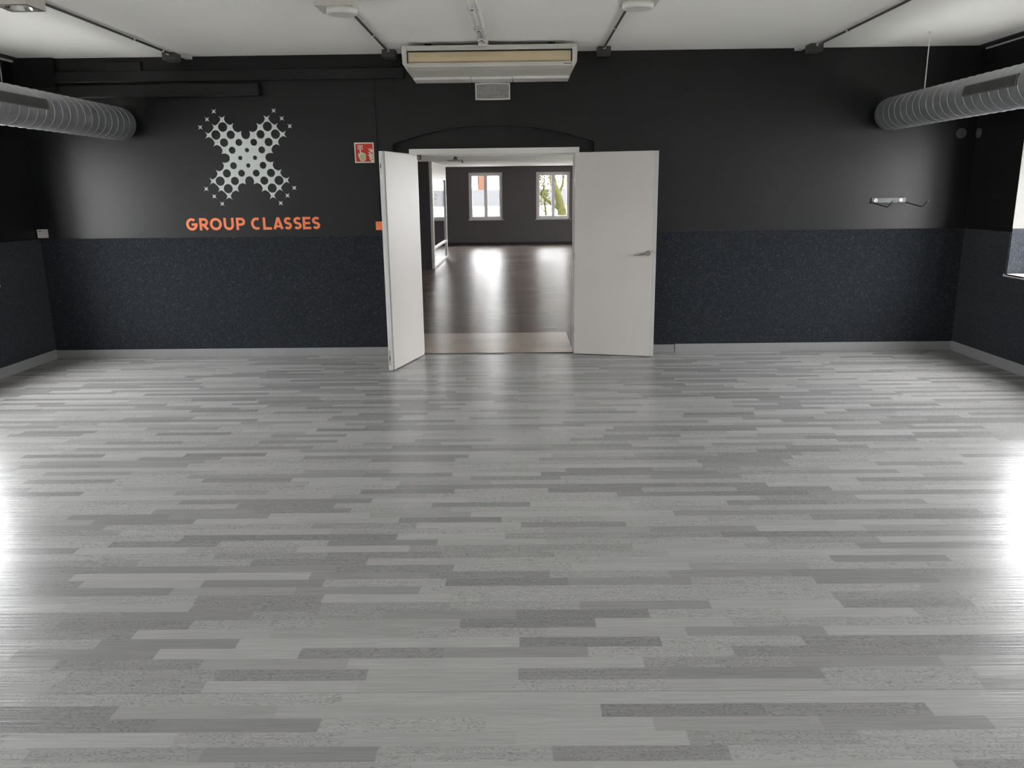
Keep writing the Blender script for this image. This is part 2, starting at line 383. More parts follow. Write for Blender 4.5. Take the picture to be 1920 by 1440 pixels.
# ------------------------------------------------------------------ double door
bm = B()
for r in ((-1.106, 0.600, -0.012, WT+0.005, DZ, 2.102), (-1.106, DX0, -0.012, WT+0.005, 0, DZ), (DX1, 0.600, -0.012, WT+0.005, 0, DZ)): box(bm, *r)
for r in ((DX0, DX1, 0.045, 0.075, DZ-0.014, DZ), (DX0, DX0+0.014, 0.045, 0.075, 0, DZ-0.014), (DX1-0.014, DX1, 0.045, 0.075, 0, DZ-0.014)): box(bm, *r)
trim(bm, 'white', 'white frame of the double doorway', 'door frame', bevel=0.002)

LW, LH, LT = 0.822, 2.040, 0.042
def door_leaf(name, label, pivot, ang, mirror):
    """leaf built along local +x from the pivot, room face on local y=0, back face at y=LT*mirror"""
    t = thing(name, label, 'door', (pivot[0], pivot[1], 0.008), ang, kind='structure')
    m_ = mirror
    bm = B(); box(bm, 0.0, LW-0.040, 0, m_*LT, 0, LH); box(bm, LW-0.0401, LW, 0, m_*(LT-0.014), 0, LH)
    obj('door_panel', bm, 'leaf', t, bevel=0.0015)
    bm = B(); box(bm, LW-0.0395, LW-0.0003, m_*(LT-0.0145), m_*(LT-0.0132), 0.002, LH-0.002)
    box(bm, LW, LW+0.001, m_*0.002, m_*(LT-0.016), 0.002, LH-0.002)
    e = obj('edge_lipping', bm, 'edge', t); e['label'] = 'greyer edge strip'
    for z in (0.25, 1.02, 1.79):
        bm = B(); cyl(bm, (-0.006, 0, z-0.04), 'z', 0.0075, 0.08, 12); obj('hinge', bm, 'steel', t)
    return t
# left leaf: opened a little past square, we see its back face
aL = math.atan2(-0.80, -0.213)
dl = door_leaf('door_1', 'left white door leaf, opened towards the viewer beside the orange call point', (-1.066, -0.012), aL, 1)
for z0, z1 in ((LH-0.20, LH-0.05), (0.05, 0.20)):
    bm = B(); box(bm, LW-0.0005, LW+0.003, 0.008, 0.022, z0, z1); fb = obj('flush_bolt', bm, 'steel', dl)
    bm = B(); box(bm, LW+0.003, LW+0.004, 0.011, 0.019, z0+0.05, z0+0.09); obj('bolt_lever', bm, 'dark', fb)
# right leaf: folded back almost to the wall
aR = math.atan2(-0.19, 0.80)
dr = door_leaf('door_2', 'right white door leaf with lever handle, folded back almost against the wall', (0.565, -0.012), aR, -1)
bm = B(); cyl(bm, (LW-0.075, -LT-0.010, 1.052), 'y', 0.026, 0.010, 28)
hd = obj('door_handle', bm, 'steel', dr)
bm = B()
tube(bm, [(LW-0.075, -LT-0.008, 1.052), (LW-0.075, -LT-0.042, 1.052), (LW-0.082, -LT-0.052, 1.051), (LW-0.14, -LT-0.054, 1.042), (LW-0.205, -LT-0.054, 1.032)], [0.010, 0.010, 0.0105, 0.0095, 0.0085], 12)
obj('lever', bm, 'steel', hd)
bm = B(); cyl(bm, (LW-0.012, -LT+0.004, 1.078), 'y', 0.010, 0.009, 16); obj('roller_catch', bm, 'chrome', dr)
for s in (1,):   # door closer body glimpsed under the head on the left
    bm = B(); box(bm, -1.035, -0.99, -0.005, 0.03, 2.0, 2.043); o = obj('door_closer', bm, 'dark', bevel=0.002)
    tag(o, 'small black closer arm bracket in the top left corner of the doorway', 'door closer')
    o2 = one('arm_plate', 'steel', (-1.025, -1.002, -0.007, -0.005, 2.008, 2.034), parent=o)

# ------------------------------------------------------------------ ducts
def duct(xc, zc, R, yend, label, gl, side):
    y0 = YR+0.02; t = thing('ventilation_duct', label, 'duct', (xc, yend, zc), group='spiral ventilation ducts')
    n = 48; Lr = y0-yend
    bm = B()
    loft(bm, [ring((0, 0.0, 0), 'y', R*0.97, n), ring((0, -0.012, 0), 'y', R, n), ring((0, Lr, 0), 'y', R, n)], smooth=True)
    for f in bm.faces:
        if len(f.verts) > 4: f.smooth = False
    obj('duct_tube', bm, 'galv', t)
    # raised helical lock seam
    bm = B(); pitch = 0.118; turns = abs(Lr)/pitch; per = 40; tot = int(turns*per); pv = None
    for i in range(tot+1):
        a = 2*PI*i/per; y = -0.02-pitch*i/per
        if y < Lr: break
        c, s_ = math.cos(a), math.sin(a)
        q = [bm.verts.new(((R-0.001)*c, y, (R-0.001)*s_)), bm.verts.new(((R+0.0035)*c, y-0.0025, (R+0.0035)*s_)), bm.verts.new(((R-0.001)*c, y-0.006, (R-0.001)*s_))]
        if pv:
            for k_ in (0, 1):
                f = bm.faces.new((pv[k_], pv[k_+1], q[k_+1], q[k_])); f.smooth = True
        pv = q
    sm = obj('spiral_seam', bm, 'seamline', t)
    # slot grille with fins, saddle-mounted on the room side
    for gy0, gy1 in gl:
        g0, g1 = gy0-yend, gy1-yend
        a0, a1 = (PI-side[1], PI-side[0]) if xc > 0 else side
        bm = B(); ns = 6
        def P(a, r, y): return (r*math.cos(a), y, r*math.sin(a))
        def arcbox(aa, ab, r0, r1, ya, yb):
            loft(bm, [[P(aa+(ab-aa)*j/ns, r0, ya), P(aa+(ab-aa)*j/ns, r1, ya), P(aa+(ab-aa)*j/ns, r1, yb), P(aa+(ab-aa)*j/ns, r0, yb)] for j in range(ns+1)])
        da = (a1-a0)*0.09
        arcbox(a0, a1, R, R+0.010, g0, g0+0.014); arcbox(a0, a1, R, R+0.010, g1-0.014, g1)
        arcbox(a0, a0+da, R, R+0.010, g0, g1); arcbox(a1-da, a1, R, R+0.010, g0, g1)
        ge = obj('outlet_grille', bm, 'grille', t)
        bm = B(); arcbox(a0+da, a1-da, R+0.001, R+0.003, g0+0.014, g1-0.014); obj('grille_opening', bm, 'slot', ge)
        bm = B(); nf = int((g1-g0)/0.017)
        for i in range(1, nf):
            yy = g0+0.014+(g1-g0-0.028)*i/nf; arcbox(a0+da, a1-da, R+0.003, R+0.0085, yy, yy+0.004)
        obj('grille_fins', bm, 'grille', ge)
    return t
duct(3.62, 2.369, 0.152, -0.10, 'right spiral ventilation duct of galvanised steel, running above the wire wall hooks', [(-2.42, -1.72), (-4.1, -3.4), (-5.8, -5.1)], (-0.12, 0.42))
duct(-3.93, 2.369, 0.154, -0.10, 'left spiral ventilation duct of galvanised steel, ending near the emblem wall', [(-2.30, -1.62), (-4.0, -3.3), (-5.7, -5.0)], (-0.10, 0.45))
for x, ys, r_, side in ((3.62, (-0.76, -3.4, -6.2), 0.152, 'right'), (-3.93, (-1.93, -4.6, -7.4), 0.154, 'left')):
    for i, y in enumerate(ys):
        t = thing('hanger_rod', 'thin hanger rod above the %s duct, %s from the doors' % (side, ('first', 'second', 'third')[i]), 'hanger rod', (x, y, 2.369+r_), group='duct hanger rods')
        bm = B(); cyl(bm, (0, 0, -0.003), 'z', 0.0045, H-(2.369+r_)+0.003, 10); obj('rod', bm, 'wframe' if x > 0 else 'grille', t)
        bm = B(); cyl(bm, (0, 0, H-(2.369+r_)-0.014), 'z', 0.014, 0.014, 16); obj('ceiling_cap', bm, 'wframe' if x > 0 else 'grille', t)

# ------------------------------------------------------------------ ceiling conduits, junction boxes, lamps
def conduit(x, y0, y1, label, clips, r=0.0095):
    t = thing('conduit', label, 'conduit', (x, y1, H), group='dark ceiling conduits')
    bm = B(); tube(bm, [(0, y0-y1, -0.014), (0, 0, -0.014)], r, 12); obj('tube', bm, 'tube', t)
    for c in clips:
        bm = B(); box(bm, -0.016, 0.016, c-y1-0.009, c-y1+0.009, -0.026, 0.0); obj('clip', bm, 'wframe', t, bevel=0.003)
conduit(-3.300, -2.36, -0.29, 'dark conduit from the downlight at upper left to its junction box', (-1.02, -0.45))
conduit(-1.240, -2.17, -0.25, 'dark conduit running to the box left of the air conditioner', (-1.05,))
conduit(0.808, -2.24, -0.19, 'dark conduit running to the box right of the air conditioner', (-1.2,))
conduit(2.825, -4.4, -0.26, 'long dark conduit above the right duct side, leaving the picture', (-0.95, -2.6))
def jbox(x, lab, clip=0):
    t = thing('junction_box', lab, 'junction box', (x, -0.19, H), group='junction boxes under the ceiling')
    bm = B(); box(bm, -0.062, 0.062, -0.075, 0.075, -0.072, 0.0); obj('box_body', bm, 'jbox', t, bevel=0.005)
    bm = B(); tube(bm, [(0, -0.095, -0.014), (0, -0.07, -0.014)], 0.014, 12); obj('cable_gland', bm, 'wframe', t)
    if clip:
        bm = B(); box(bm, *sorted((clip*0.065, clip*0.13)), 0.06, 0.185, -0.028, 0.0); g = obj('side_cap', bm, 'wframe', t, bevel=0.004); g['label'] = 'white plastic end piece'
jbox(-3.325, 'dark grey junction box above the chase, farthest left', 1)
jbox(-1.232, 'dark grey junction box just left of the air conditioner')
jbox(0.812, 'dark grey junction box just right of the air conditioner')
jbox(2.81, 'dark grey junction box over the plain right part of the wall', -1)

# white cable trunk down the middle of the ceiling: two parallel pipes with saddles
t = thing('cable_trunk', 'pale twin pipe run on the ceiling above the air conditioner', 'cable trunk', (-0.315, -0.66, H))
for dx in (-0.022, 0.022):
    bm = B(); tube(bm, [(dx-0.075, -7.8, -0.018), (dx, 0, -0.018)], 0.016, 14); obj('pipe', bm, 'ceil', t)
for y in (-1.42, -0.62, -0.20):
    bm = B(); xx = -0.0096*(-y); box(bm, xx-0.045, xx+0.045, y-0.016, y+0.016, -0.040, -0.0); s = obj('saddle', bm, 'wframe', t, bevel=0.005)
    bm = B(); cyl(bm, (xx-0.004, y, -0.046), 'z', 0.008, 0.008, 12); obj('screw', bm, 'dark', s)
bm = B(); box(bm, -0.045, 0.045, -0.02, 0.02, -0.05, 0); obj('end_cap', bm, 'wframe', t, bevel=0.006)

def lamp_square(x, y, label):
    t = thing('ceiling_lamp', label, 'ceiling lamp', (x, y, H), group='surface mounted ceiling lamps')
    h = 0.118; bm = B()
    for r in ((-h, h, -h, -h+0.02, -0.07, 0), (-h, h, h-0.02, h, -0.07, 0), (-h, -h+0.02, -h+0.02, h-0.02, -0.07, 0), (h-0.02, h, -h+0.02, h-0.02, -0.07, 0)): box(bm, *r)
    # bottom plate with round opening
    n = 32; outer = []
    for i in range(n):
        a = 2*PI*i/n; c, s_ = math.cos(a), math.sin(a); k_ = (h-0.002)/max(abs(c), abs(s_)); outer.append((k_*c, k_*s_))
    vo = [bm.verts.new((p[0], p[1], -0.070)) for p in outer]; vi = [bm.verts.new((0.088*math.cos(2*PI*i/n), 0.088*math.sin(2*PI*i/n), -0.070)) for i in range(n)]
    for i in range(n): bm.faces.new((vo[i], vo[(i+1) % n], vi[(i+1) % n], vi[i]))
    obj('housing', bm, 'acbody', t)
    bm = B(); loft(bm, [ring((0, 0, -0.069), 'z', 0.088, 32), ring((0, 0, -0.03), 'z', 0.06, 32)], cap0=False, smooth=True); obj('reflector', bm, 'reflector', t)
    for dx in (-0.028, 0.028):
        bm = B(); cyl(bm, (dx, 0, -0.058), 'z', 0.014, 0.03, 16); obj('bulb', bm, 'opal', t)
def lamp_drum(x, y, dx, dy, label):
    t = thing('ceiling_lamp', label, 'ceiling lamp', (x, y, H), group='surface mounted ceiling lamps')
    bm = B(); box(bm, -0.13, 0.13, -0.13, 0.13, -0.07, 0.0); obj('housing', bm, 'acbody', t, bevel=0.003)
    bm = B(); loft(bm, [ring((dx, dy, -0.069), 'z', 0.108, 48), ring((dx, dy, -0.099), 'z', 0.108, 48), ring((dx, dy, -0.108), 'z', 0.100, 48)], smooth=True); dd = obj('drum', bm, 'opal', t)
    bm = B(); loft(bm, [ring((dx, dy, -0.107), 'z', 0.098, 48), ring((dx, dy, -0.1105), 'z', 0.092, 48)], smooth=True); obj('diffuser', bm, 'white', dd)
lamp_square(-3.400, -2.482, 'square ceiling lamp with round reflector in the top left corner')
lamp_drum(-1.268, -2.300, 0.038, -0.022, 'square lamp with round drum diffuser, left of the central ceiling pipes')
lamp_drum(0.837, -2.364, -0.008, 0.0, 'square lamp with round drum diffuser, right of the central ceiling pipes')

# ------------------------------------------------------------------ air conditioner
t = thing('air_conditioner', 'wide ivory under-ceiling air conditioner with yellowed flap above the doors', 'air conditioner', (-0.262, 0, 2.72))
hx = 0.797
def P2(y, z): return (y, z-2.72)
prof = [(-0.56, 2.966, 0.0), (-0.62, 2.962, 0.0), (-0.625, 2.930, 0.0), (-0.625, 2.808, 0.006), (-0.600, 2.786, 0.012), (-0.50, 2.768, 0.022), (-0.32, 2.748, 0.040), (-0.12, 2.728, 0.062), (-0.03, 2.728, 0.070), (-0.03, 2.966, 0.02)]
bm = B()
sec = []
NS = 6
def fx(z, inset): return hx-inset
# body behind the flap: closed loft of the side profile between the two inset cheeks
body = [(-0.560, 2.966), (-0.600, 2.9655), (-0.600, 2.925), (-0.565, 2.925), (-0.565, 2.812), (-0.618, 2.812), (-0.600, 2.786), (-0.50, 2.768), (-0.32, 2.750), (-0.20, 2.742), (-0.03, 2.742), (-0.03, 2.966)]
loft(bm, [[(-hx+0.045, y, z-2.72) for y, z in body], [(hx-0.045, y, z-2.72) for y, z in body]])
ab = obj('body', bm, 'acbody', t)
# rounded side cheeks
def cheek(s):
    bm = B(); rows = []
    cp = [(-0.575, 2.968), (-0.622, 2.966), (-0.632, 2.940), (-0.632, 2.815), (-0.622, 2.795), (-0.60, 2.780), (-0.52, 2.766), (-0.34, 2.746), (-0.16, 2.730), (-0.03, 2.728), (-0.03, 2.968)]
    for k_, (inn, ins) in enumerate(((0.048, 0.0), (0.030, 0.0), (0.012, 0.002), (0.003, 0.008), (0.0, 0.020))):
        row = []
        for y, z in cp:
            low = min(1.0, max(0.0, (2.83-z)/0.10))
            xx = hx-inn-(0.0 if k_ == 0 else 0.046*low**1.2)
            xx = max(xx, hx-0.0485+0.0003*k_) if k_ else xx
            row.append((s*xx, y+(ins if y < -0.5 else 0), z-2.72+(ins*0.6 if z < 2.80 else (-ins*0.5 if z > 2.95 else 0))))
        rows.append(row)
    loft(bm, rows, smooth=False); return obj('end_cheek', bm, 'acbody', t, bevel=0.002)
cheek(-1); cheek(1)
bm = B(); box(bm, -hx+0.048, hx-0.048, -0.626, -0.598, 2.925-2.72, 2.966-2.72); box(bm, -hx+0.048, hx-0.048, -0.632, -0.628+0.004, 2.928-2.72, 2.942-2.72); obj('top_rail', bm, 'acbody', t, bevel=0.003)
bm = B(); box(bm, -hx+0.048, hx-0.048, -0.632, -0.606, 2.804-2.72, 2.818-2.72); obj('lower_rail', bm, 'acbody', t, bevel=0.003)
bm = B(); box(bm, -hx+0.046, hx-0.046, -0.568, -0.5645, 2.815-2.72, 2.924-2.72); obj('outlet_slot', bm, 'slot', t)
bm = B()
fl = [(-0.612, 2.822), (-0.622, 2.832), (-0.625, 2.868), (-0.618, 2.906), (-0.612, 2.912), (-0.606, 2.906), (-0.612, 2.868), (-0.606, 2.826)]
loft(bm, [[(-hx+0.060, y, z-2.72) for y, z in fl], [(hx-0.060, y, z-2.72) for y, z in fl]]); fo = obj('air_flap', bm, 'flap', t); fo['label'] = 'yellowed beige flap'
xs = [-hx+0.052, -0.195, 0.205, hx-0.052]
for i in range(3):
    bm = B(); a, b = xs[i]+0.003, xs[i+1]-0.003
    pr = [(-0.24, 2.748), (-0.235, 2.724), (-0.05, 2.716), (-0.035, 2.744)]
    loft(bm, [[(a, y, z-2.72) for y, z in pr], [(b, y, z-2.72) for y, z in pr]]); obj('intake_panel', bm, 'white', t, bevel=0.002)
bm = B(); box(bm, hx-0.125, hx-0.06, -0.6195, -0.6165, 2.795-2.72, 2.800-2.72)
nm = obj('name_plate', bm, 'dark', t); nm.location = (0, 0.004, 0.004)
for s in (-1, 1):
    bm = B(); box(bm, s*(hx-0.26), s*(hx-0.2), -0.5, -0.1, 2.964-2.72, H-2.72); obj('ceiling_bracket', bm, 'dark', t)

# white louvred vent below it
t = thing('wall_vent', 'small white framed louvre vent on the wall under the air conditioner', 'vent', (-0.256, 0, 2.56))
bm = B(); w2, h2 = 0.171, 0.153
n = 12
top = [(-w2 + 2*w2*i/n, h2+0.003*math.sin(PI*i/n)) for i in range(n+1)]; bot = [(w2-2*w2*i/n, -0.003*math.sin(PI*i/n)) for i in range(n+1)]
outer = top+bot; inner = [(x*0.93, 0.076+(z-0.076)*0.86) for x, z in outer]
m_ = len(outer)
fo_ = [bm.verts.new((x, -0.035, z)) for x, z in outer]; fi_ = [bm.verts.new((x, -0.035, z)) for x, z in inner]
bo_ = [bm.verts.new((x, 0, z)) for x, z in outer]; bi_ = [bm.verts.new((x, -0.02, z)) for x, z in inner]
for i in range(m_):
    j = (i+1) % m_
    bm.faces.new((fo_[i], fo_[j], fi_[j], fi_[i])); bm.faces.new((fo_[i], bo_[i], bo_[j], fo_[j])); bm.faces.new((fi_[i], fi_[j], bi_[j], bi_[i]))
obj('vent_frame', bm, 'white', t)
bm = B(); box(bm, -0.16, 0.16, -0.022, -0.001, 0.008, 0.145); obj('backing', bm, 'ventin', t)
bm = B()
for i in range(9):
    z = 0.018+i*0.0142
    loft(bm, [[(-0.158, -0.031, z), (-0.158, -0.022, z+0.008), (-0.158, -0.021, z+0.0065), (-0.158, -0.030, z-0.0015)], [(0.158, -0.031, z), (0.158, -0.022, z+0.008), (0.158, -0.021, z+0.0065), (0.158, -0.030, z-0.0015)]])
obj('slats', bm, 'ventin', t)

# ------------------------------------------------------------------ star lattice emblem
U = 0.0748; CX, CZ = -2.737, 2.038
even = set()
rowsE = {0: (-4, 4), 1: (-5, -3, 3, 5), 2: (-6, -4, -2, 2, 4, 6), 3: (-5, -3, -1, 1, 3, 5), 4: (-4, -2, 0, 2, 4), 5: (-3, -1, 1, 3), 6: (-2, 0, 2)}
for k_, ms in rowsE.items():
    for m0 in ms: even.add((m0, 6-k_)); even.add((m0, k_-6))
def holeR(m0, k0):
    a, b = abs(m0), abs(k0); on = abs(a-b); s_ = a+b
    if on == 1: return {1: 0.29, 3: 0.46, 5: 0.55, 7: 0.62, 9: 0.77, 11: 0.775}.get(s_, 0.775)
    if on == 3: return {3: 0.60, 5: 0.69, 7: 0.735, 9: 0.76, 11: 0.775}.get(s_, 0.775)
    return 0.775
bm = B()
for (m0, k0) in sorted(even):
    lone = abs(m0)+abs(k0) == 10
    def linked(dm, dk):
        q_ = (m0+dm, k0+dk)
        return (not lone) and q_ in even and abs(q_[0])+abs(q_[1]) != 10
    dirs = [(1, 0), (0, 1), (-1, 0), (0, -1)]; joins = []
    for i in range(4):
        A_, B_ = Vector(dirs[i]), Vector(dirs[(i+1) % 4]); dg = A_+B_
        if linked(int(dg.x), int(dg.y)):
            ra = min(holeR(m0+dirs[i][0], k0+dirs[i][1]), 0.685); rb = min(holeR(m0+dirs[(i+1) % 4][0], k0+dirs[(i+1) % 4][1]), 0.685)
            dn = (B_-A_).normalized(); joins.append((A_+dn*ra, B_-dn*rb))
        else:
            t_ = 0.30 if lone else 0.47; joins.append((dg*t_, dg*t_))
    poly = []
    for i in range(4):
        D_ = Vector(dirs[i]); hm, hk = m0+dirs[i][0], k0+dirs[i][1]; r_ = holeR(hm, hk)
        w_ = 0.15 if lone else (1-r_ if r_ < 0.68 else {5: 0.29, 7: 0.25}.get(abs(hm)+abs(hk), 0.20))
        p0, pw, p1 = joins[(i-1) % 4][1], D_*w_, joins[i][0]
        # circle through the three points
        ax, ay, bx_, by_, cx_, cy_ = p0.x, p0.y, pw.x, pw.y, p1.x, p1.y
        dd_ = 2*(ax*(by_-cy_)+bx_*(cy_-ay)+cx_*(ay-by_))
        ux = ((ax*ax+ay*ay)*(by_-cy_)+(bx_*bx_+by_*by_)*(cy_-ay)+(cx_*cx_+cy_*cy_)*(ay-by_))/dd_
        uy = ((ax*ax+ay*ay)*(cx_-bx_)+(bx_*bx_+by_*by_)*(ax-cx_)+(cx_*cx_+cy_*cy_)*(bx_-ax))/dd_
        C_ = Vector((ux, uy)); rr_ = (p0-C_).length
        a0 = math.atan2(p0.y-uy, p0.x-ux); aw_ = math.atan2(pw.y-uy, pw.x-ux); a1 = math.atan2(p1.y-uy, p1.x-ux)
        d1_ = (aw_-a0+PI) % (2*PI)-PI; d2_ = (a1-aw_+PI) % (2*PI)-PI
        mixv = 0.55 if r_ >= 0.68 or lone else 0.15       # open flanks are nearly straight, holes nearly round
        for j in range(9):
            pa = C_+Vector((math.cos(a0+(d1_+d2_)*j/8), math.sin(a0+(d1_+d2_)*j/8)))*rr_
            ps = p0.lerp(pw, j/4) if j <= 4 else pw.lerp(p1, (j-4)/4)
            poly.append(pa.lerp(ps, mixv))
    cl = []
    for p in poly:
        if not cl or (p-cl[-1]).length > 1e-4: cl.append(p)
    if (cl[0]-cl[-1]).length < 1e-4: cl.pop()
    fr = [bm.verts.new((CX+(m0+p.x)*U, -0.0025, CZ+(k0+p.y)*U)) for p in cl]
    ce = bm.verts.new((CX+m0*U, -0.0025, CZ+k0*U))
    bk = [bm.verts.new((v.co.x, 0, v.co.z)) for v in fr]
    for i in range(len(fr)):
        j = (i+1) % len(fr); bm.faces.new((ce, fr[i], fr[j])); bm.faces.new((fr[i], bk[i], bk[j], fr[j]))
bmesh.ops.remove_doubles(bm, verts=bm.verts[:], dist=1e-5)
tag(obj('wall_emblem', bm, 'logo'), 'silver grey cross shaped emblem of linked four-pointed stars on the black wall', 'emblem')

# ------------------------------------------------------------------ lettering
LAY = [0]
def stroke(bm, pts, w, y0=-0.003, y1=0.0, close=False):
    LAY[0] = (LAY[0]+1) % 5; y0 = y0-0.00025*LAY[0]
    n = len(pts); P_ = [Vector(p) for p in pts]; Lf, Rt = [], []
    for i in range(n):
        if close: a, b = P_[(i-1) % n], P_[(i+1) % n]; d0 = (P_[i]-a).normalized(); d1 = (b-P_[i]).normalized()
        else:
            d0 = (P_[i]-P_[i-1]).normalized() if i else (P_[1]-P_[0]).normalized(); d1 = (P_[i+1]-P_[i]).normalized() if i < n-1 else d0
        t_ = (d0+d1).normalized(); nn = Vector((-t_.y, t_.x)); k_ = w/2/max(0.5, nn.dot(Vector((-d1.y, d1.x))))
        Lf.append(P_[i]+nn*k_); Rt.append(P_[i]-nn*k_)
    for i in range(n if close else n-1):
        j = (i+1) % n
        prism_xz(bm, [tuple(Lf[i]), tuple(Lf[j]), tuple(Rt[j]), tuple(Rt[i])], y0, y1)
def arc(cx, cz, rx, rz, a0, a1, n=18): return [(cx+rx*math.cos(math.radians(a0+(a1-a0)*i/n)), cz+rz*math.sin(math.radians(a0+(a1-a0)*i/n))) for i in range(n+1)]
ZU = 0.0004014; HT = 0.124; SW = 0.0252
def glyph(bm, ch, x0, x1):
    w = x1-x0; h = HT; s = SW; l, r, b, tp = x0+s/2, x1-s/2, s/2, h-s/2; cx = (x0+x1)/2; cz = h/2; rx, rz = (w-s)/2, (h-s)/2
    if ch == 'O': stroke(bm, arc(cx, cz, rx, rz, 0, 352, 44), s, close=True)
    elif ch == 'C': stroke(bm, arc(cx+rx*0.12, cz, rx*1.12, rz, 58, 302, 30), s)
    elif ch == 'G':
        stroke(bm, arc(cx, cz, rx, rz, 50, 352, 36), s)
        stroke(bm, [(r+s/2, cz-0.002), (cx-0.002, cz-0.002)], s*0.95)
    elif ch == 'U': stroke(bm, [(l, h), (l, b+rx)]+arc(cx, b+rx, rx, rx, 180, 360, 20)[1:]+[(r, h)], s)
    elif ch in 'PR':
        stroke(bm, [(l, 0), (l, h)], s); rr = (h*0.66-s)/2; top = tp
        xr = (x1 if ch == 'P' else x0+w*0.90)-s/2
        stroke(bm, [(l, top), (xr-rr, top)]+arc(xr-rr, top-rr, rr, rr, 90, -90, 14)[1:]+[(l, top-2*rr)], s)
        if ch == 'R': stroke(bm, [(l+w*0.30, h*0.42), (x1-s*0.66, 0.007)], s*1.05)
    elif ch == 'L': stroke(bm, [(l, h), (l, 0)], s); stroke(bm, [(x0, s/2), (x1, s/2)], s)
    elif ch == 'E':
        stroke(bm, [(l, h), (l, 0)], s)
        for z, k_ in ((s/2, 0), (h/2, 0.12), (h-s/2, 0.05)): stroke(bm, [(x0, z), (x1-w*k_, z)], s*0.96)
    elif ch == 'A':
        stroke(bm, [(x0+s*0.60, 0.005), (cx-s*0.06, h-s*0.22)], s); stroke(bm, [(x1-s*0.60, 0.005), (cx+s*0.06, h-s*0.22)], s); prism_xz(bm, [(cx-s*0.48, h-s*0.6), (cx+s*0.48, h-s*0.6), (cx+s*0.30, h), (cx-s*0.30, h)], -0.0046, 0); stroke(bm, [(x0+w*0.24, h*0.26), (x1-w*0.24, h*0.26)], s*0.8)
    elif ch == 'S':
        r1 = (h-s)/4
        up = arc(cx+0.001, tp-r1, w/2-s*0.42, r1, 35, 225, 16); dn = arc(cx-0.001, b+r1, w/2-s*0.5, r1, 45, -150, 16)
        stroke(bm, up+dn, s)
t = thing('wall_lettering', 'orange block lettering reading GROUP CLASSES under the emblem', 'lettering', (0, 0, 1.325))
LET = [('G', 145, 435), ('R', 485, 735), ('O', 755, 1058), ('U', 1110, 1370), ('P', 1430, 1660)]+[(c, a+1782, b_+1782) for c, a, b_ in
      (('C', 30, 290), ('L', 335, 555), ('A', 590, 860), ('S', 878, 1074), ('S', 1122, 1325), ('E', 1355, 1565), ('S', 1598, 1800))]
for ch, a, b_ in LET:
    bm = B(); glyph(bm, ch, -3.486+a*ZU, -3.486+b_*ZU); obj('letter', bm, 'orange', t)

# ------------------------------------------------------------------ fire call point sign and orange call box
t = thing('fire_alarm_sign', 'square red fire alarm call point sign with hand and flames', 'sign', (-1.557, 0, 1.975))
bm = B(); box(bm, -0.0975, 0.0975, -0.003, 0, 0, 0.196); obj('border', bm, 'glow', t)
bm = B(); box(bm, -0.086, 0.086, -0.0042, -0.003, 0.0115, 0.1845); obj('red_field', bm, 'red', t)
Z0 = 0.196
def sg(px, pz): return (-0.0975+0.195*px, Z0*pz)      # unit square coordinates on the sign
bm = B()
hand = [(0.30, 0.09), (0.50, 0.09), (0.56, 0.15), (0.57, 0.40), (0.53, 0.47), (0.46, 0.49), (0.40, 0.50), (0.335, 0.53), (0.325, 0.68), (0.305, 0.70), (0.275, 0.68), (0.265, 0.50), (0.26, 0.40), (0.225, 0.46), (0.185, 0.48), (0.18, 0.44), (0.20, 0.30)]
prism_xz(bm, [sg(*p) for p in hand], -0.0052, -0.0042); hd2 = obj('hand_symbol', bm, 'glow', t)
bm = B(); palm = [(0.33, 0.13), (0.49, 0.13), (0.525, 0.17), (0.53, 0.38), (0.49, 0.435), (0.36, 0.45), (0.30, 0.42), (0.25, 0.28)]
prism_xz(bm, [sg(*p) for p in palm], -0.0060, -0.0052); obj('palm', bm, 'palm', hd2)
bm = B()
for a in ((0.18, 0.42, 0.66, 0.87), ):
    x0_, x1_, z0_, z1_ = a; e = 0.035
    for r_ in ((x0_, x1_, z1_-e, z1_), (x0_, x0_+e, z0_, z1_-e), (x1_-e, x1_, z0_, z1_-e), (x0_+e, x0_+e+0.04, z0_, z0_+e), (x1_-e-0.04, x1_-e, z0_, z0_+e)):
        p0, p1 = sg(r_[0], r_[2]), sg(r_[1], r_[3]); box(bm, p0[0], p1[0], -0.0052, -0.0042, p0[1], p1[1])
    p0, p1 = sg(0.26, 0.72), sg(0.34, 0.81); box(bm, p0[0], p1[0], -0.0052, -0.0042, p0[1], p1[1])
obj('button_symbol', bm, 'glow', t)
bm = B()
for (x_, z_, L_, w_) in ((0.70, 0.72, 0.26, 0.075), (0.82, 0.74, 0.17, 0.06), (0.70, 0.55, 0.26, 0.085), (0.68, 0.42, 0.29, 0.09), (0.74, 0.26, 0.22, 0.09)):
    c0 = Vector((x_, z_)); pts_u = []; pts_d = []
    for i in range(9):
        f_ = i/8; x2 = x_+L_*(f_**0.9)*0.92; z2 = z_-0.20*math.sin(f_*1.35)
        hw_ = w_*0.55*math.sin(PI*min(1, f_*0.82+0.02)); pts_u.append((x2+hw_*0.5, z2+hw_)); pts_d.append((x2-hw_*0.5, z2-hw_))
    prism_xz(bm, [sg(*p) for p in pts_u+pts_d[::-1]], -0.0052, -0.0042)
obj('flame_symbol', bm, 'glow', t)
t = thing('call_box', 'small orange square call box beside the left door leaf', 'call point', (-1.432, 0, 1.352))
bm = B(); box(bm, -0.041, 0.041, -0.03, 0, -0.043, 0.043); obj('box_body', bm, 'orangebox', t, bevel=0.004)
bm = B(); box(bm, -0.034, 0.034, -0.0318, -0.030, -0.036, 0.036); obj('front_cover', bm, 'orangebox', t, bevel=0.0008)

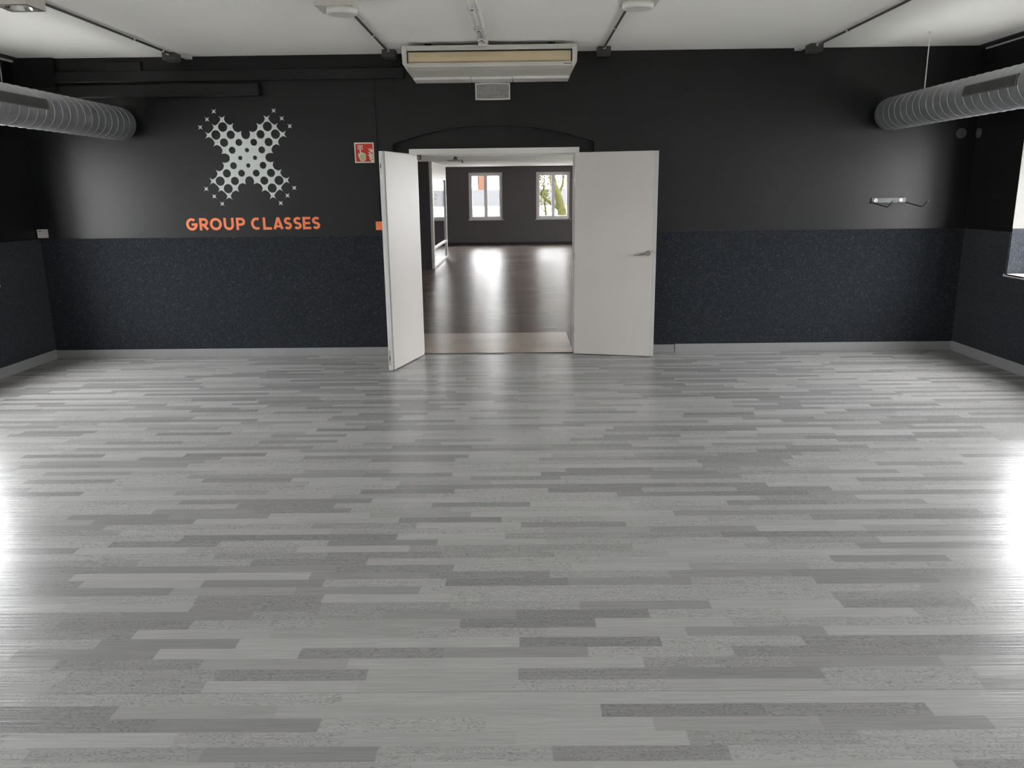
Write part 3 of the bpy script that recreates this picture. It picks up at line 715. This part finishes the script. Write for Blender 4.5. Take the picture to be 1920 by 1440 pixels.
# thermostat box in the left corner
t = thing('wall_switch', 'small white control box in the far left corner at switch height', 'control box', (-4.905, 0, 1.312))
bm = B(); box(bm, -0.045, 0.043, -0.058, -0.006, -0.043, 0.043); obj('box_body', bm, 'leaf', t, bevel=0.003)
bm = B(); box(bm, -0.03, 0.012, -0.0592, -0.058, 0.022, 0.029); obj('display_slot', bm, 'cover', t)
bm = B(); box(bm, -0.036, 0.034, -0.006, 0.0, -0.036, 0.036); obj('mounting_plate', bm, 'acbody', t)
# blank cover discs near the right corner
t = thing('outlet_cover', 'round grey blanking cover on the back wall below the right duct', 'cover plate', (4.388, 0, 2.186))
bm = B(); loft(bm, [ring((0, 0, 0), 'y', 0.050, 32), ring((0, -0.010, 0), 'y', 0.050, 32), ring((0, -0.014, 0), 'y', 0.044, 32)]); obj('disc', bm, 'cover', t)
t = thing('outlet_cover', 'round blanking cover on the right wall, seen edge on in the corner', 'cover plate', (XR, -0.06, 2.184))
bm = B(); loft(bm, [ring((0, 0, 0), 'x', 0.045, 32), ring((-0.010, 0, 0), 'x', 0.045, 32), ring((-0.014, 0, 0), 'x', 0.039, 32)]); obj('disc', bm, 'cover', t)

# wall hook bracket
t = thing('wall_hook_rack', 'grey steel wall bracket with two long black wire hooks, above the carpet at right', 'wall hooks', (3.73, 0, 1.545))
bm = B(); box(bm, -0.172, 0.172, -0.012, 0, -0.026, 0.026); box(bm, -0.172, 0.172, -0.03, -0.012, -0.026, -0.020); obj('mounting_plate', bm, 'plate', t, bevel=0.002)
for x in (-0.135, 0.118):
    bm = B(); loft(bm, [ring((x, -0.012, 0.002), 'y', 0.0215, 28), ring((x, -0.020, 0.002), 'y', 0.0215, 28), ring((x, -0.023, 0.002), 'y', 0.017, 28)]); w_ = obj('washer', bm, 'white', t)
    bm = B(); cyl(bm, (x, -0.026, 0.002), 'y', 0.006, 0.004, 14); obj('screw', bm, 'steel', w_)
for x in (-0.168, 0.168):
    bm = B(); tube(bm, [(x, -0.012, -0.022), (x, -0.10, -0.030), (x, -0.36, -0.058), (x, -0.375, -0.055), (x, -0.47, -0.004)], 0.0052, 10); hk = obj('hook_arm', bm, 'dark', t)
    bm = B(); bmesh.ops.create_uvsphere(bm, u_segments=14, v_segments=10, radius=0.0085, matrix=Matrix.Translation((x, -0.472, -0.002))); obj('hook_tip', bm, 'cover', hk)

# ------------------------------------------------------------------ hall beyond the doorway
HX0, HX1 = -4.9, 4.6; HZ = 2.47
tag(one('floor', 'hallfloor', (HX0-0.3, HX1+0.3, 0.045, FY+0.4, -0.12, -0.001)), 'dark glossy wood floor of the hall seen through the doors', 'floor', kind='structure')
tag(one('trim_%d' % (tn[0]+1), 'tan', (-1.18, 0.552, 0.046, 1.285, -0.001, 0.006)), 'light tan plank threshold strip inside the doorway', 'threshold', kind='structure'); tn[0] += 1
bm = B(); box(bm, DX0, DX1, 0.030, 0.062, 0.0, 0.008); trim(bm, 'steel', 'thin metal threshold bar between the two floors', 'threshold bar', bevel=0.002)
tag(one('ceiling', 'ceil', (HX0-0.3, HX1+0.3, WT, 9.9, 2.95, 3.1)), 'pale near ceiling of the hall', 'ceiling', kind='structure')
tag(one('ceiling', 'ceil', (HX0-0.3, HX1+0.3, 10.15, FY+0.4, HZ, HZ+0.2)), 'lower pale ceiling at the far end of the hall', 'ceiling', kind='structure')
bm = B(); box(bm, HX0-0.3, HX1+0.3, 9.9, 10.15, 2.345, 3.1); trim(bm, 'ceil', 'pale downstand beam across the hall ceiling', 'beam')
HWIN = [(-3.50, -2.40), (-1.64, -0.545), (0.527, 1.622), (2.75, 3.85)]
HW0, HW1 = 0.80, 2.29
bm = B(); slab_holes(bm, 'y', FY, FY+0.4, HX0-0.3, HX1+0.3, 0, 3.1, [(a, b, HW0, HW1) for a, b in HWIN])
tag(obj('wall_far', bm, 'dark_hall'), 'charcoal end wall of the hall with white windows', 'wall', kind='structure')
tag(one('wall_hall_left', 'dark_hall', (HX0-0.3, HX0, WT, FY, 0, 3.1)), 'charcoal left wall of the hall', 'wall', kind='structure')
SW_Y = [(1.6, 3.8), (5.6, 7.8), (9.6, 11.8), (13.6, 15.8)]  # unseen side windows, added and enlarged to brighten the hall
bm = B(); slab_holes(bm, 'x', HX1, HX1+0.3, WT, FY, 0, 3.1, [(a, b, 0.9, 2.3) for a, b in SW_Y])
tag(obj('wall_hall_right', bm, 'dark_hall'), 'charcoal right wall of the hall', 'wall', kind='structure')
bm = B(); box(bm, HX0, HX1, FY-0.02, FY, 0, 0.09)
tag(obj('baseboard_far', bm, 'dark'), 'black baseboard under the hall windows', 'baseboard', kind='structure')
LB = ['one seen through the glazed partition', 'left one of the clear pair', 'right one of the clear pair', 'one hidden behind the right door leaf']
for i, (a, b) in enumerate(HWIN):
    window('y', FY+0.09, 1, a, b, HW0, HW1, 0.09, 'white two-sash window at the end of the hall, ' + LB[i], sillout=0.05)
for i, (a, b) in enumerate(SW_Y):
    window('x', HX1+0.2, 1, a, b, 0.9, 2.3, 0.2, 'unseen window added in the right side wall of the hall, %s' % ORD[i])
# dark partition facing us and the glazed return
bm = B(); box(bm, HX0, -2.30, 9.95, 10.15, 0, 2.345); box(bm, -2.30, -1.99, 9.90, 10.15, 0, 2.345)
trim(bm, 'dark_hall', 'dark partition wall in the hall left of the glazed screen', 'partition', bevel=0.003)
t = thing('glazed_screen', 'white framed glass screen running away down the left of the hall', 'glass partition', (-1.965, 9.90, 0))
LN = 3.38; fw = 0.035
bm = B(); box(bm, -fw, fw, 0, LN, 1.99, 2.345); hp = obj('header_panel', bm, 'white', t)
for y in (0.0, LN-0.10):
    bm = B(); box(bm, -fw, fw, y, y+0.10, 0, 1.99); obj('post', bm, 'white', t, bevel=0.003)
bm = B(); box(bm, -fw, fw, 0.10, LN-0.10, 0.0, 0.055); obj('bottom_rail', bm, 'white', t, bevel=0.003)
bm = B(); box(bm, -fw, fw, 0.10, LN-0.10, 0.42, 0.465); obj('middle_rail', bm, 'white', t, bevel=0.003)
for z0, z1 in ((0.055, 0.42), (0.465, 1.99)):
    bm = B(); box(bm, -0.003, 0.003, 0.10, LN-0.10, z0, z1); obj('glass_pane', bm, 'glass', t)
# hanging fitting under the hall ceiling
t = thing('hanging_fitting', 'small flat fitting on a short stem under the hall ceiling', 'ceiling fitting', (-0.95, 4.0, 2.95))
bm = B(); cyl(bm, (0, 0, -0.78), 'z', 0.016, 0.78, 12); cyl(bm, (0, 0, -0.80), 'z', 0.03, 0.03, 16); obj('stem', bm, 'grille', t)
bm = B(); box(bm, -0.11, 0.12, -0.10, 0.10, -0.825, -0.805); obj('plate', bm, 'edge', t, bevel=0.004)
bm = B(); bmesh.ops.create_uvsphere(bm, u_segments=16, v_segments=10, radius=0.022, matrix=Matrix.Translation((0.115, -0.06, -0.835))); obj('sensor_ball', bm, 'white', t)

# ------------------------------------------------------------------ outdoors beyond the hall
tag(one('ground', 'ground', (-60, 60, FY+0.4, 90, -0.5, -0.3), (XR+0.4, 60, -60, FY+0.4, -0.5, -0.3), (-60, XL-0.4, -60, FY+0.4, -0.5, -0.3), (XL-0.4, XR+0.4, -60, YR-0.25, -0.5, -0.3)), 'pale yard outside the windows', 'ground', kind='structure')
t = thing('shed', 'long low shed with grey roof seen through the hall windows', 'building', (0, 36, -0.3))
bm = B(); box(bm, -16, 3.0, 0, 7, 0, 1.25); obj('shed_wall', bm, 'plaster', t)
bm = B(); loft(bm, [[(-16.3, -0.4, 1.25), (-16.3, 5, 2.12), (-16.3, 7.4, 1.3)], [(3.3, -0.4, 1.25), (3.3, 5, 2.12), (3.3, 7.4, 1.3)]])
rf = obj('shed_roof', bm, 'roof', t)
bm = B(); box(bm, -16.3, 3.3, -0.5, -0.4, 1.12, 1.22); obj('gutter', bm, 'wframe', rf)
t = thing('house', 'terracotta house behind the shed', 'building', (-3.15, 60, -0.3))
bm = B(); box(bm, -0.25, 0.25, 0, 6, 0, 7); obj('house_wall', bm, 'terra', t)
bm = B(); box(bm, -5.5, -0.32, 0.2, 6, 0, 8); hw2 = obj('side_wall', bm, 'plaster', t); hw2['label'] = 'white rendered side part'
bm = B(); box(bm, -0.35, 0.35, -0.15, 6.2, 7, 7.25); obj('house_roof', bm, 'roof', t)
def tree(x, y, hgt, r0, label, seed, bias):
    random.seed(seed)
    t = thing('tree', label, 'tree', (x, y, -0.3), group='trees outside the right hall window')
    bm = B(); tips = []
    def grow(p, d, L_, r_, lev):
        pts = [p]; n_ = 5
        for i in range(n_):
            d = (d+Vector((random.uniform(-.22, .22), random.uniform(-.22, .22), random.uniform(-.05, .22)))).normalized(); pts.append(pts[-1]+d*L_/n_)
        rs = [r_*(1-0.45*i/n_) for i in range(n_+1)]; tube(bm, pts, rs, 8)
        tips.extend(pts[2:] if lev > 0 else pts[4:])
        if lev < 3:
            for _ in range(3):
                k_ = random.randint(2, n_); a = random.uniform(0, 2*PI)
                grow(pts[k_], (d*0.5+Vector((math.cos(a), math.sin(a)*0.8, random.uniform(0.1, 0.7)))).normalized(), L_*0.62, rs[k_]*0.45, lev+1)
    grow(Vector((0, 0, 0)), Vector((bias, 0, 1)).normalized(), hgt*0.5, r0, 0)
    obj('trunk_and_branches', bm, 'bark', t)
    bm = B()
    for p in tips:
        for _ in range(15):
            c = p+Vector([random.gauss(0, 0.22) for _ in range(3)]); s_ = random.uniform(0.03, 0.07)
            u_ = Vector([random.gauss(0, 1) for _ in range(3)]).normalized(); v_ = u_.cross(Vector([random.gauss(0, 1) for _ in range(3)])).normalized()
            bm.faces.new([bm.verts.new(c+u_*s_), bm.verts.new(c+v_*s_*0.6), bm.verts.new(c-u_*s_), bm.verts.new(c-v_*s_*0.6)])
    obj('foliage', bm, 'leaves', t)
tree(1.80, 25.2, 6.0, 0.22, 'thick mossy tree close outside the right hall window', 3, 0.02)
tree(1.30, 33.0, 4.6, 0.07, 'thin crooked tree left of the thick one outside the hall window', 11, 0.05)

# ------------------------------------------------------------------ light: overcast sky through the windows
w = bpy.data.worlds.new('overcast'); bpy.context.scene.world = w; w.use_nodes = True
nt = w.node_tree; bg = nt.nodes['Background']
tc = nt.nodes.new('ShaderNodeTexCoord'); sp = nt.nodes.new('ShaderNodeSeparateXYZ'); nt.links.new(tc.outputs['Generated'], sp.inputs[0])
rp = ramp(nt, sp.outputs[2], [(0.0, (0.96, 0.975, 1.0, 1)), (0.5, (0.97, 0.98, 1.0, 1)), (1.0, (1.0, 1.0, 1.0, 1))])
nt.links.new(rp, bg.inputs[0])
zz = math_node(nt, 'MAXIMUM', sp.outputs[2], 0.0)      # overcast sky: zenith three times as bright as the horizon
nt.links.new(math_node(nt, 'MULTIPLY', math_node(nt, 'ADD', math_node(nt, 'MULTIPLY', zz, 2.0), 1.0), 7.2), bg.inputs[1])

def portal(name, loc, sx, sy, rot):
    l = bpy.data.lights.new(name, 'AREA'); l.shape = 'RECTANGLE'; l.size = sx; l.size_y = sy; l.cycles.is_portal = True
    o = bpy.data.objects.new(name, l); COL.objects.link(o); o.location = loc; o.rotation_euler = rot
for a, b in WIN_Y:
    portal('daylight_portal', (XL-WD-0.02, (a+b)/2, (WZ0+WZ1)/2), b-a, WZ1-WZ0, (PI/2, 0, -PI/2))
    portal('daylight_portal', (XR+WD+0.02, (a+b)/2, (WZ0+WZ1)/2), b-a, WZ1-WZ0, (PI/2, 0, PI/2))
for a, b in REAR_WIN:
    portal('daylight_portal', ((a+b)/2, YR-0.22, (WZ0+WZ1)/2), b-a, WZ1-WZ0, (PI/2, 0, 0))
for a, b in HWIN:
    portal('daylight_portal', ((a+b)/2, FY+0.42, (HW0+HW1)/2), b-a, HW1-HW0, (PI/2, 0, PI))
for a, b in SW_Y:
    portal('daylight_portal', (HX1+0.32, (a+b)/2, 1.6), b-a, 1.4, (PI/2, 0, PI/2))

# ------------------------------------------------------------------ camera
F_, PITCH, YAW, ROLL, D_, HC_ = 1504.70, 0.2348, -0.0121, -0.0121, 8.3693, 1.6717
f = Vector((math.sin(YAW)*math.cos(PITCH), math.cos(YAW)*math.cos(PITCH), -math.sin(PITCH)))
r0 = Vector((math.cos(YAW), -math.sin(YAW), 0)); u0 = r0.cross(f)
Rv = r0*math.cos(ROLL)+u0*math.sin(ROLL); Uv = -r0*math.sin(ROLL)+u0*math.cos(ROLL)
cd = bpy.data.cameras.new('camera'); cam = bpy.data.objects.new('camera', cd); COL.objects.link(cam)
mw = Matrix((Rv, Uv, -f)).transposed().to_4x4(); mw.translation = Vector((0, -D_, HC_)); cam.matrix_world = mw
cd.sensor_width = 36; cd.lens = F_/1920*36; cd.clip_start = 0.05; cd.clip_end = 300
sc = bpy.context.scene; sc.camera = cam

sc.view_settings.view_transform = 'Standard'; sc.view_settings.look = 'None'; sc.view_settings.gamma = 1
sc.view_settings.use_curve_mapping = False
sc.view_settings.exposure = 1.42
cy = sc.cycles
cy.max_bounces = 10; cy.diffuse_bounces = 6; cy.glossy_bounces = 5; cy.transparent_max_bounces = 16
cy.sample_clamp_indirect = 6.0; cy.use_denoising = True; cy.caustics_reflective = False; cy.caustics_refractive = False
